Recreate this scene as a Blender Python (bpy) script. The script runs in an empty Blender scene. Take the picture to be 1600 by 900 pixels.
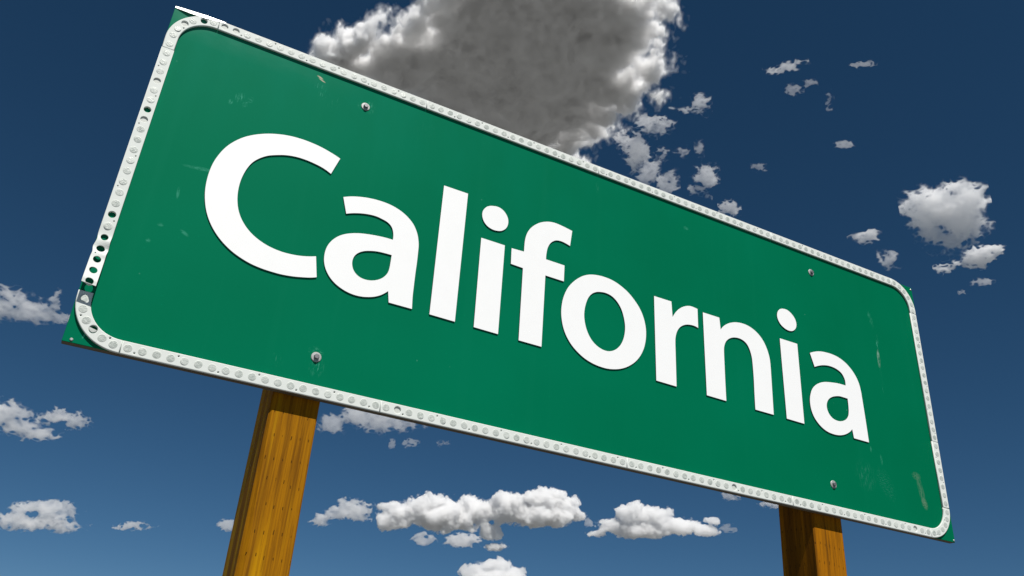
import bpy, bmesh, math, random
import numpy as np
from mathutils import Vector, Matrix

# ------------------------------------------------------------------ camera, sky, sun, exposure
scene = bpy.context.scene
C = scene.collection
rad = math.radians

SIGN_BASE = 2.0                      # height of the sign's lower edge over the ground
cam_data = bpy.data.cameras.new('camera')
cam = bpy.data.objects.new('camera', cam_data)
C.objects.link(cam)
scene.camera = cam
cam_data.sensor_width = 36.0
cam_data.lens = 36.0 * 1336.6 / 1600.0
cam_data.clip_start = 0.05
cam_data.clip_end = 60000.0
right = Vector((0.882607, -0.465495, 0.065720))
up = Vector((-0.269284, -0.386010, 0.882316))
back = right.cross(up)
CAM = Vector((0.087895, -1.486004, -0.526303 + SIGN_BASE))
cam.matrix_world = Matrix(((right.x, up.x, back.x, CAM.x), (right.y, up.y, back.y, CAM.y),
                           (right.z, up.z, back.z, CAM.z), (0, 0, 0, 1)))

SUN_EL, SUN_AZ = rad(57.0), rad(184.5)          # azimuth clockwise from +Y (the way the sign's back faces)
world = bpy.data.worlds.new('World')
scene.world = world
world.use_nodes = True
wn, wl = world.node_tree.nodes, world.node_tree.links
sky = wn.new('ShaderNodeTexSky')
sky.sky_type = 'NISHITA'
sky.sun_disc = False
sky.sun_elevation = SUN_EL
sky.sun_rotation = SUN_AZ
sky.altitude = 2500.0
sky.air_density = 0.75
sky.dust_density = 0.0
sky.ozone_density = 2.0
bg = wn['Background']
bg.inputs['Strength'].default_value = 0.05
deep = wn.new('ShaderNodeHueSaturation')            # a polarised, deep blue sky
deep.inputs['Hue'].default_value = 0.491
deep.inputs['Saturation'].default_value = 1.22
deep.inputs['Value'].default_value = 0.98
wl.new(sky.outputs['Color'], deep.inputs['Color'])
wl.new(deep.outputs['Color'], bg.inputs['Color'])

sun_data = bpy.data.lights.new('sun', 'SUN')
sun = bpy.data.objects.new('sun', sun_data)
C.objects.link(sun)
sun_data.energy = 5.0
sun_data.angle = rad(0.5)
sun_data.color = (1.0, 0.965, 0.91)
to_sun = Vector((math.sin(SUN_AZ) * math.cos(SUN_EL), math.cos(SUN_AZ) * math.cos(SUN_EL), math.sin(SUN_EL)))
sun.rotation_euler = to_sun.to_track_quat('Z', 'Y').to_euler()
sun.location = (0, -6, 12)

scene.view_settings.view_transform = 'Standard'
scene.view_settings.look = 'None'
scene.view_settings.exposure = 0.15
scene.view_settings.gamma = 1.0
scene.render.engine = 'CYCLES'
scene.cycles.max_bounces = 24
scene.cycles.volume_bounces = 16
scene.cycles.transparent_max_bounces = 128
scene.cycles.use_denoising = True

rng = random.Random(7)

# ------------------------------------------------------------------ materials
def material(name):
    m = bpy.data.materials.new(name)
    m.use_nodes = True
    nt = m.node_tree
    return m, nt, nt.nodes['Principled BSDF']

def N(nt, kind, **kw):
    n = nt.nodes.new(kind)
    for k, v in kw.items():
        if k.startswith('i_'):
            key = k[2:]
            n.inputs[int(key) if key.isdigit() else key.replace('_', ' ')].default_value = v
        else:
            setattr(n, k, v)
    return n

def mix(nt, fac, a, b, blend='MIX'):
    n = nt.nodes.new('ShaderNodeMix')
    n.data_type = 'RGBA'
    n.blend_type = blend
    for sock, v in ((n.inputs[0], fac), (n.inputs[6], a), (n.inputs[7], b)):
        if isinstance(v, bpy.types.NodeSocket):
            nt.links.new(v, sock)
        elif isinstance(v, (int, float)):
            sock.default_value = v
        else:
            sock.default_value = (v[0], v[1], v[2], 1.0)
    return n.outputs[2]

def math_node(nt, op, a, b=None, clamp=False):
    n = nt.nodes.new('ShaderNodeMath')
    n.operation = op
    n.use_clamp = clamp
    for i, v in enumerate((a, b)):
        if v is None:
            continue
        if isinstance(v, bpy.types.NodeSocket):
            nt.links.new(v, n.inputs[i])
        else:
            n.inputs[i].default_value = v
    return n.outputs[0]

def ramp(nt, fac, lo, hi):
    n = nt.nodes.new('ShaderNodeMapRange')
    n.inputs['From Min'].default_value = lo
    n.inputs['From Max'].default_value = hi
    nt.links.new(fac, n.inputs['Value'])
    return n.outputs['Result']

def coords(nt, scale=(1, 1, 1), loc=(0, 0, 0), rot=(0, 0, 0)):
    tc = nt.nodes.new('ShaderNodeTexCoord')
    mp = nt.nodes.new('ShaderNodeMapping')
    mp.inputs['Scale'].default_value = scale
    mp.inputs['Location'].default_value = loc
    mp.inputs['Rotation'].default_value = rot
    nt.links.new(tc.outputs['Object'], mp.inputs['Vector'])
    return mp.outputs['Vector']

def noise(nt, vec, scale, detail=4.0, rough=0.55):
    n = nt.nodes.new('ShaderNodeTexNoise')
    n.inputs['Scale'].default_value = scale
    n.inputs['Detail'].default_value = detail
    n.inputs['Roughness'].default_value = rough
    nt.links.new(vec, n.inputs['Vector'])
    return n.outputs['Fac']

def spot(nt, x, z, rx, rz, angle=0.0):
    """A soft elliptical mask round one place on the sign's face: 1 in the middle, 0 outside."""
    ca, sa = math.cos(angle), math.sin(angle)
    tc = nt.nodes.new('ShaderNodeTexCoord')
    sx = nt.nodes.new('ShaderNodeSeparateXYZ')
    nt.links.new(tc.outputs['Object'], sx.inputs[0])
    dx = math_node(nt, 'SUBTRACT', sx.outputs['X'], x)
    dz = math_node(nt, 'SUBTRACT', sx.outputs['Z'], z)
    u = math_node(nt, 'DIVIDE', math_node(nt, 'ADD', math_node(nt, 'MULTIPLY', dx, ca), math_node(nt, 'MULTIPLY', dz, sa)), rx)
    v = math_node(nt, 'DIVIDE', math_node(nt, 'SUBTRACT', math_node(nt, 'MULTIPLY', dz, ca), math_node(nt, 'MULTIPLY', dx, sa)), rz)
    r2 = math_node(nt, 'ADD', math_node(nt, 'MULTIPLY', u, u), math_node(nt, 'MULTIPLY', v, v))
    return math_node(nt, 'SUBTRACT', 1.0, r2, clamp=True)

def green_sheeting():
    m, nt, p = material('green_sheeting')
    v = coords(nt)
    base = mix(nt, ramp(nt, noise(nt, v, 2.2, 3.0), 0.35, 0.7), (0.0, 0.139, 0.062), (0.0, 0.158, 0.074))
    base = mix(nt, math_node(nt, 'MULTIPLY', ramp(nt, noise(nt, v, 90.0, 3.0), 0.45, 0.8), 0.10), base, (0.001, 0.15, 0.075))
    # chalky dusting with the upper-left glare painted in, thicker along the upper edge on the left
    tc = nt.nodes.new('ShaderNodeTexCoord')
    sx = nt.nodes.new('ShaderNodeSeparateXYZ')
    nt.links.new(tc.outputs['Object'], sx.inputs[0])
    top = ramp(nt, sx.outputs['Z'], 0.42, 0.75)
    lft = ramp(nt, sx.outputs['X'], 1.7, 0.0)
    dust_glare = math_node(nt, 'MULTIPLY', math_node(nt, 'MULTIPLY', top, lft), ramp(nt, noise(nt, coords(nt, (3, 3, 1.2)), 3.0, 6.0), 0.25, 0.85))
    base = mix(nt, math_node(nt, 'MULTIPLY', ramp(nt, sx.outputs['X'], 2.1, 0.1), 0.55), mix(nt, 0.16, base, (0.0, 0.06, 0.02)), mix(nt, 0.22, base, (0.001, 0.22, 0.13)))   # sheen painted into the green: near end lighter, far end darker
    base = mix(nt, math_node(nt, 'MULTIPLY', dust_glare, 0.36), base, (0.002, 0.25, 0.18))
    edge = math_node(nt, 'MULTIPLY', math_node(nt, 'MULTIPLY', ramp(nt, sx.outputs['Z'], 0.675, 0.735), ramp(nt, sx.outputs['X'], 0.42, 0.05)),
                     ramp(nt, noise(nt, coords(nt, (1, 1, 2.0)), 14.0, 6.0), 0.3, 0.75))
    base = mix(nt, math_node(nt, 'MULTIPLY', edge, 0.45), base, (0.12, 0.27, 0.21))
    # rain runs: faint vertical streaks
    run = ramp(nt, noise(nt, coords(nt, (26, 1, 0.7)), 1.0, 4.0), 0.55, 0.85)
    base = mix(nt, math_node(nt, 'MULTIPLY', run, 0.10), base, (0.01, 0.20, 0.11))
    # scuffs and scratches where the photograph has them
    fine = noise(nt, coords(nt, (1, 1, 0.14), rot=(0, 0.12, 0)), 330.0, 8.0, 0.78)
    cross = noise(nt, coords(nt, (0.3, 1, 1), rot=(0, 0.5, 0)), 380.0, 8.0, 0.78)
    for (x, z, rx, rz, ang, tex, lo, hi, k, col) in SCUFFS:
        msk = math_node(nt, 'MULTIPLY', spot(nt, x, z, rx, rz, ang), ramp(nt, fine if tex == 0 else cross, lo + 0.015, hi + 0.04), clamp=True)
        base = mix(nt, math_node(nt, 'MULTIPLY', msk, k), base, col)
    sp = nt.nodes.new('ShaderNodeTexVoronoi')
    sp.inputs['Scale'].default_value = 26.0
    nt.links.new(v, sp.inputs['Vector'])
    dots = math_node(nt, 'MULTIPLY', math_node(nt, 'LESS_THAN', sp.outputs['Distance'], 0.045), ramp(nt, noise(nt, v, 7.0, 2.0), 0.56, 0.6), clamp=True)
    base = mix(nt, math_node(nt, 'MULTIPLY', dots, 0.45), base, (0.12, 0.38, 0.28))
    nt.links.new(base, p.inputs['Base Color'])
    p.inputs['Roughness'].default_value = 0.5
    p.inputs['Specular IOR Level'].default_value = 0.014
    bp = nt.nodes.new('ShaderNodeBump')
    bp.inputs['Strength'].default_value = 0.06
    bp.inputs['Distance'].default_value = 0.002
    nt.links.new(noise(nt, v, 5.0, 3.0), bp.inputs['Height'])
    nt.links.new(bp.outputs['Normal'], p.inputs['Normal'])
    return m

def plain(name, col, rough=0.5, metal=0.0, spec=0.4, grime=0.0, gscale=40.0, gcol=(0.3, 0.28, 0.24), bump=0.0):
    m, nt, p = material(name)
    base = tuple(col)
    if grime:
        f = ramp(nt, noise(nt, coords(nt), gscale, 6.0, 0.65), 0.42, 0.78)
        nt.links.new(mix(nt, math_node(nt, 'MULTIPLY', f, grime), base, gcol), p.inputs['Base Color'])
    else:
        p.inputs['Base Color'].default_value = (*base, 1)
    if bump:
        bp = nt.nodes.new('ShaderNodeBump')
        bp.inputs['Strength'].default_value = bump
        bp.inputs['Distance'].default_value = 0.001
        nt.links.new(noise(nt, coords(nt), gscale * 3, 4.0), bp.inputs['Height'])
        nt.links.new(bp.outputs['Normal'], p.inputs['Normal'])
    p.inputs['Roughness'].default_value = rough
    p.inputs['Metallic'].default_value = metal
    p.inputs['Specular IOR Level'].default_value = spec
    return m

def reflector_plastic():
    m, nt, p = material('reflector_plastic')
    oi = nt.nodes.new('ShaderNodeObjectInfo')
    tc = nt.nodes.new('ShaderNodeTexCoord')
    add = nt.nodes.new('ShaderNodeVectorMath')
    add.operation = 'ADD'
    cmb = nt.nodes.new('ShaderNodeCombineXYZ')
    nt.links.new(math_node(nt, 'MULTIPLY', oi.outputs['Random'], 37.0), cmb.inputs[0])
    nt.links.new(math_node(nt, 'MULTIPLY', oi.outputs['Random'], 91.0), cmb.inputs[2])
    nt.links.new(tc.outputs['Object'], add.inputs[0])
    nt.links.new(cmb.outputs[0], add.inputs[1])
    v = add.outputs[0]
    tone = mix(nt, oi.outputs['Random'], (0.36, 0.40, 0.365), (0.50, 0.535, 0.495))
    tone = mix(nt, math_node(nt, 'MULTIPLY', ramp(nt, noise(nt, v, 190.0, 3.0), 0.42, 0.7), 0.55), tone, (0.72, 0.74, 0.69))
    tone = mix(nt, math_node(nt, 'MULTIPLY', ramp(nt, noise(nt, v, 420.0, 3.0), 0.55, 0.8), 0.5), tone, (0.32, 0.34, 0.32))
    nt.links.new(tone, p.inputs['Base Color'])
    p.inputs['Roughness'].default_value = 0.38
    p.inputs['Specular IOR Level'].default_value = 0.3
    vo = nt.nodes.new('ShaderNodeTexVoronoi')
    vo.inputs['Scale'].default_value = 420.0
    nt.links.new(v, vo.inputs['Vector'])
    bp = nt.nodes.new('ShaderNodeBump')
    bp.inputs['Strength'].default_value = 0.45
    bp.inputs['Distance'].default_value = 0.0008
    nt.links.new(vo.outputs['Distance'], bp.inputs['Height'])
    nt.links.new(bp.outputs['Normal'], p.inputs['Normal'])
    return m

def treated_wood(name, light, mid, dark, seed):
    m, nt, p = material(name)
    g1 = noise(nt, coords(nt, (85, 85, 2.6), (seed, 0, 0)), 1.0, 7.0, 0.68)
    g2 = noise(nt, coords(nt, (420, 420, 9.0), (seed * 2, 0, 0)), 1.0, 5.0, 0.68)
    g3 = noise(nt, coords(nt, (26, 26, 0.7), (seed * 3, 0, 0)), 1.0, 3.0)
    base = mix(nt, ramp(nt, g1, 0.38, 0.60), dark, mid)
    base = mix(nt, ramp(nt, g3, 0.45, 0.58), base, light)
    base = mix(nt, math_node(nt, 'MULTIPLY', ramp(nt, g1, 0.54, 0.64), 0.75), base, dark)
    base = mix(nt, math_node(nt, 'MULTIPLY', ramp(nt, g2, 0.48, 0.68), 0.6), base, dark)
    base = mix(nt, math_node(nt, 'MULTIPLY', ramp(nt, g2, 0.48, 0.2), 0.25), base, light)
    # dark slits left by the preservative incisors, in staggered rows
    tc = nt.nodes.new('ShaderNodeTexCoord')
    sx = nt.nodes.new('ShaderNodeSeparateXYZ')
    nt.links.new(tc.outputs['Object'], sx.inputs[0])
    jit = math_node(nt, 'MULTIPLY', math_node(nt, 'SUBTRACT', noise(nt, coords(nt), 28.0, 2.0), 0.5), 0.022)
    a = math_node(nt, 'ADD', math_node(nt, 'ADD', sx.outputs['X'], sx.outputs['Y']), math_node(nt, 'MULTIPLY', jit, 0.35))
    row = math_node(nt, 'DIVIDE', math_node(nt, 'ADD', math_node(nt, 'ADD', sx.outputs['Z'], jit), math_node(nt, 'MULTIPLY', a, 0.03)), 0.042)
    stag = math_node(nt, 'MULTIPLY', math_node(nt, 'MODULO', math_node(nt, 'FLOOR', row), 2.0), 0.5)
    col = math_node(nt, 'ADD', math_node(nt, 'DIVIDE', a, 0.0152), stag)
    du = math_node(nt, 'ABSOLUTE', math_node(nt, 'SUBTRACT', math_node(nt, 'FRACT', col), 0.5))
    dv = math_node(nt, 'ABSOLUTE', math_node(nt, 'SUBTRACT', math_node(nt, 'FRACT', row), 0.5))
    slit = math_node(nt, 'MULTIPLY', math_node(nt, 'LESS_THAN', du, 0.05), math_node(nt, 'LESS_THAN', dv, 0.07))
    slit = math_node(nt, 'MULTIPLY', slit, math_node(nt, 'GREATER_THAN', noise(nt, coords(nt), 90.0, 1.0), 0.36))
    base = mix(nt, math_node(nt, 'MULTIPLY', slit, 0.8), base, (0.012, 0.007, 0.003))
    tail = math_node(nt, 'MULTIPLY', math_node(nt, 'LESS_THAN', du, 0.07), ramp(nt, g2, 0.45, 0.6))
    base = mix(nt, math_node(nt, 'MULTIPLY', tail, 0.35), base, dark)
    nt.links.new(base, p.inputs['Base Color'])
    p.inputs['Roughness'].default_value = 0.7
    p.inputs['Specular IOR Level'].default_value = 0.04
    bp = nt.nodes.new('ShaderNodeBump')
    bp.inputs['Strength'].default_value = 0.35
    bp.inputs['Distance'].default_value = 0.0012
    nt.links.new(math_node(nt, 'SUBTRACT', g2, slit), bp.inputs['Height'])
    nt.links.new(bp.outputs['Normal'], p.inputs['Normal'])
    return m

def plywood_edge():
    m, nt, p = material('plywood_edge')
    ply = noise(nt, coords(nt, (3, 420, 420)), 1.0, 2.0)
    grain = noise(nt, coords(nt, (60, 60, 60)), 1.0, 5.0)
    base = mix(nt, ramp(nt, ply, 0.4, 0.6), (0.085, 0.068, 0.042), (0.15, 0.12, 0.075))
    base = mix(nt, math_node(nt, 'MULTIPLY', ramp(nt, grain, 0.5, 0.75), 0.6), base, (0.05, 0.04, 0.03))
    nt.links.new(base, p.inputs['Base Color'])
    p.inputs['Roughness'].default_value = 0.85
    return m

def gravel():
    m, nt, p = material('grey_gravel')
    v = coords(nt)
    base = mix(nt, ramp(nt, noise(nt, v, 0.35, 6.0), 0.35, 0.7), (0.115, 0.115, 0.112), (0.155, 0.155, 0.149))
    base = mix(nt, ramp(nt, noise(nt, v, 6.0, 6.0), 0.5, 0.8), base, (0.095, 0.096, 0.086))
    nt.links.new(base, p.inputs['Base Color'])
    p.inputs['Roughness'].default_value = 0.95
    return m

# x, z, half sizes, tilt, grain, threshold, strength, colour
TEAL, PALE, BEIGE = (0.07, 0.36, 0.25), (0.36, 0.52, 0.44), (0.50, 0.44, 0.33)
SCUFFS = [
    (0.165, 0.585, 0.010, 0.016, -0.5, 0, 0.50, 0.56, 0.8, TEAL), (0.186, 0.588, 0.007, 0.009, 0, 1, 0.50, 0.56, 0.8, TEAL),
    (0.178, 0.572, 0.006, 0.012, 0, 1, 0.50, 0.56, 0.8, TEAL), (0.150, 0.567, 0.005, 0.007, 0, 0, 0.45, 0.52, 0.8, TEAL),
    (0.3115, 0.7065, 0.0085, 0.0028, -0.35, 1, 0.30, 0.40, 1.0, BEIGE), (0.317, 0.7005, 0.0095, 0.0022, -0.35, 1, 0.32, 0.42, 1.0, BEIGE),
    (0.318, 0.675, 0.014, 0.030, 0.25, 0, 0.52, 0.58, 0.75, TEAL), (0.345, 0.655, 0.022, 0.030, 0.4, 0, 0.55, 0.62, 0.6, TEAL),
    (0.428, 0.676, 0.015, 0.020, 0, 0, 0.50, 0.58, 0.8, TEAL), (0.408, 0.672, 0.008, 0.012, 0, 0, 0.50, 0.58, 0.8, TEAL),
    (0.555, 0.665, 0.045, 0.030, 0.3, 0, 0.56, 0.66, 0.45, TEAL),
    (0.135, 0.395, 0.040, 0.0045, 0.12, 1, 0.42, 0.52, 0.5, TEAL), (0.105, 0.33, 0.003, 0.014, 0.1, 0, 0.4, 0.5, 0.6, TEAL),
    (0.092, 0.255, 0.006, 0.004, 0, 1, 0.40, 0.5, 0.5, TEAL), (0.135, 0.252, 0.010, 0.004, -0.5, 1, 0.42, 0.5, 0.6, TEAL),
    (0.08, 0.218, 0.005, 0.005, 0, 1, 0.45, 0.55, 0.6, TEAL), (0.03, 0.018, 0.0022, 0.011, -0.35, 0, 0.40, 0.50, 0.9, TEAL),
    (0.418, 0.060, 0.016, 0.024, 0.0, 0, 0.50, 0.57, 0.7, TEAL), (0.412, 0.088, 0.016, 0.012, 0.0, 1, 0.50, 0.57, 0.7, TEAL),
    (0.345, 0.055, 0.012, 0.016, 0.3, 0, 0.54, 0.60, 0.6, TEAL),
    (1.935, 0.585, 0.010, 0.030, 0.2, 0, 0.50, 0.57, 0.8, TEAL), (1.948, 0.520, 0.007, 0.028, -0.1, 0, 0.50, 0.57, 0.8, TEAL),
    (1.945, 0.470, 0.006, 0.030, -0.05, 0, 0.44, 0.52, 0.9, PALE), (1.945, 0.41, 0.005, 0.05, 0.0, 0, 0.52, 0.6, 0.5, TEAL),
    (1.835, 0.122, 0.040, 0.045, 0, 0, 0.50, 0.62, 0.6, (0.07, 0.27, 0.22)), (1.905, 0.112, 0.028, 0.050, 0.5, 1, 0.50, 0.60, 0.5, (0.07, 0.27, 0.22)),
    (1.900, 0.175, 0.004, 0.018, 0, 0, 0.45, 0.55, 0.6, TEAL), (1.866, 0.195, 0.004, 0.010, 0, 0, 0.45, 0.55, 0.6, TEAL),
    (2.024, 0.155, 0.018, 0.012, 0, 1, 0.42, 0.56, 0.6, (0.16, 0.25, 0.17)), (2.034, 0.118, 0.012, 0.045, 0.15, 0, 0.42, 0.56, 0.6, (0.16, 0.25, 0.17)),
    (2.040, 0.085, 0.012, 0.018, 0.3, 1, 0.42, 0.54, 0.7, (0.20, 0.26, 0.18)),
    (1.02, 0.69, 0.006, 0.02, 0, 0, 0.5, 0.6, 0.5, TEAL), (1.29, 0.665, 0.009, 0.006, 0, 1, 0.42, 0.55, 0.6, TEAL),
]
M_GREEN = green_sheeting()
M_PLY = plywood_edge()
M_LETTER = plain('white_letter_enamel', (0.88, 0.88, 0.87), 0.45, spec=0.3, grime=0.03, gscale=25)
M_LETTER_EDGE = plain('letter_edge', (0.03, 0.035, 0.032), 0.7)  # near-black sides paint in the shaded rim of each letter
M_STRIP = plain('weathered_white_paint', (0.68, 0.71, 0.67), 0.6, spec=0.2, grime=0.16, gscale=70, gcol=(0.42, 0.42, 0.37), bump=0.05)
M_CUP = plain('reflector_cup', (0.55, 0.57, 0.53), 0.6, grime=0.3, gscale=200)
M_REFL = reflector_plastic()
M_RIM = plain('reflector_rim', (0.60, 0.63, 0.58), 0.5, spec=0.25)
M_STEEL = plain('galvanised_steel', (0.40, 0.41, 0.40), 0.55, metal=0.3, grime=0.5, gscale=160, gcol=(0.25, 0.23, 0.2))
M_BOLT = plain('dull_bolt_steel', (0.22, 0.22, 0.23), 0.5, metal=0.6, grime=0.5, gscale=200, gcol=(0.12, 0.10, 0.08))
M_NAIL = plain('nail_steel', (0.5, 0.5, 0.48), 0.4, metal=0.6)
M_FLASH = plain('bare_white_metal', (0.7, 0.71, 0.69), 0.3, metal=0.15, grime=0.1)
M_POST_A = treated_wood('yellow_treated_wood', (0.54, 0.268, 0.003), (0.41, 0.172, 0.003), (0.165, 0.064, 0.004), 1.3)
M_POST_B = treated_wood('brown_treated_wood', (0.34, 0.125, 0.003), (0.21, 0.074, 0.003), (0.085, 0.034, 0.004), 4.1)
M_GROUND = gravel()

# ------------------------------------------------------------------ helpers
def link(name, mesh, parent=None, loc=(0, 0, 0), mats=()):
    o = bpy.data.objects.new(name, mesh)
    C.objects.link(o)
    if parent is not None:
        o.parent = parent
    o.location = loc
    for m in mats:
        mesh.materials.append(m)
    return o

def from_bm(bm, name):
    me = bpy.data.meshes.new(name)
    bm.to_mesh(me)
    bm.free()
    return me

def spline(points, n=5):
    """Closed outline through (x, z, corner) points: smooth between corners."""
    out, k = [], len(points)
    for i in range(k):
        p1, p2 = points[i], points[(i + 1) % k]
        p0 = points[i - 1] if not p1[2] else None
        p3 = points[(i + 2) % k] if not p2[2] else None
        a, b = np.array(p1[:2]), np.array(p2[:2])
        ta = (b - np.array(p0[:2])) / 2 if p0 is not None else None
        tb = (np.array(p3[:2]) - a) / 2 if p3 is not None else None
        L = np.linalg.norm(b - a)
        if ta is None and tb is None:
            out.append(a)
            continue
        if ta is None:
            ta = 1.5 * (b - a) - 0.5 * tb
        if tb is None:
            tb = 1.5 * (b - a) - 0.5 * ta
        ta = ta * min(1.0, 1.6 * L / max(np.linalg.norm(ta), 1e-9))
        tb = tb * min(1.0, 1.6 * L / max(np.linalg.norm(tb), 1e-9))
        for s in range(n):
            t = s / n
            out.append((2*t**3 - 3*t**2 + 1) * a + (t**3 - 2*t**2 + t) * ta + (-2*t**3 + 3*t**2) * b + (t**3 - t**2) * tb)
    return [(float(p[0]), float(p[1])) for p in out]

def plate(name, contours, y_back, y_front, bevel, res=1):
    """A flat plate with holes in the plane of the sign, its rims rounded; contours are lists of (x, z)."""
    cu = bpy.data.curves.new(name, 'CURVE')
    cu.dimensions = '2D'
    cu.fill_mode = 'BOTH'
    depth = (y_back - y_front) / 2.0
    cu.extrude = max(depth - bevel, 0.0)
    cu.bevel_depth = bevel
    cu.bevel_resolution = res
    cu.offset = -bevel
    for c in contours:
        sp = cu.splines.new('POLY')
        sp.points.add(len(c) - 1)
        for q, (x, z) in zip(sp.points, c):
            q.co = (x, z, 0, 1)
        sp.use_cyclic_u = True
    tmp = bpy.data.objects.new(name, cu)
    C.objects.link(tmp)
    dg = bpy.context.evaluated_depsgraph_get()
    me = bpy.data.meshes.new_from_object(tmp.evaluated_get(dg))
    bpy.data.objects.remove(tmp)
    bpy.data.curves.remove(cu)
    me.materials.clear()
    mid = (y_back + y_front) / 2.0
    me.transform(Matrix(((1, 0, 0, 0), (0, 0, -1, mid), (0, 1, 0, 0), (0, 0, 0, 1))))
    bm = bmesh.new()
    bm.from_mesh(me)
    bmesh.ops.remove_doubles(bm, verts=bm.verts, dist=1e-6)
    bm.to_mesh(me)
    bm.free()
    me.name = name
    return me

def circle(x, z, r, n=18):
    return [(x + r * math.cos(2 * math.pi * i / n), z + r * math.sin(2 * math.pi * i / n)) for i in range(n)]

def lathe(bm, cx, cz, profile, n=18, cap=True):
    """Rings (radius, y) round an axis along Y; the last ring is closed."""
    rings = []
    for r, y in profile:
        rings.append([bm.verts.new((cx + r * math.cos(2 * math.pi * i / n), y, cz + r * math.sin(2 * math.pi * i / n))) for i in range(n)])
    for a, b in zip(rings, rings[1:]):
        for i in range(n):
            bm.faces.new((a[i], b[i], b[(i + 1) % n], a[(i + 1) % n]))
    if cap:
        bm.faces.new(list(reversed(rings[-1])))
    bmesh.ops.recalc_face_normals(bm, faces=bm.faces)

# ------------------------------------------------------------------ ground
bm = bmesh.new()
rings = [0.0, 3, 8, 20, 60, 200, 800, 3000, 12000, 40000]
prev, n = None, 48
c0 = bm.verts.new((0, 0, 0))
for r in rings[1:]:
    ring = [bm.verts.new((r * math.cos(2*math.pi*i/n), r * math.sin(2*math.pi*i/n), 0)) for i in range(n)]
    for i in range(n):
        if prev is None:
            bm.faces.new((c0, ring[i], ring[(i+1) % n]))
        else:
            bm.faces.new((prev[i], ring[i], ring[(i+1) % n], prev[(i+1) % n]))
    prev = ring
ground = link('ground', from_bm(bm, 'ground'), mats=(M_GROUND,))
ground['kind'] = 'structure'
ground['label'] = 'bare grey earth around the sign posts'

# ------------------------------------------------------------------ the sign
W, H, T = 2.134, 0.748, 0.016
BASE = Vector((W / 2, T / 2, 0.0))
sign = bpy.data.objects.new('road_sign', None)
C.objects.link(sign)
sign.location = BASE
sign['label'] = 'large green road sign reading California with a white studded border on two wooden posts'
sign['category'] = 'road sign'
OFF = Vector((0, 0, SIGN_BASE)) - BASE           # parts are built in sign coordinates (x right, z up from the lower left corner)

# panel: plywood with green sheeting on its face
bm = bmesh.new()
bmesh.ops.create_cube(bm, size=1.0)
for v in bm.verts:
    v.co = ((v.co.x + 0.5) * W, (v.co.y + 0.5) * T, (v.co.z + 0.5) * H)
bmesh.ops.bevel(bm, geom=list(bm.edges), offset=0.0008, segments=1, affect='EDGES')
for f in bm.faces:
    f.material_index = 0 if f.normal.y < -0.5 else 1
panel = link('sign_panel', from_bm(bm, 'sign_panel'), sign, OFF, (M_GREEN, M_PLY))

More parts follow.
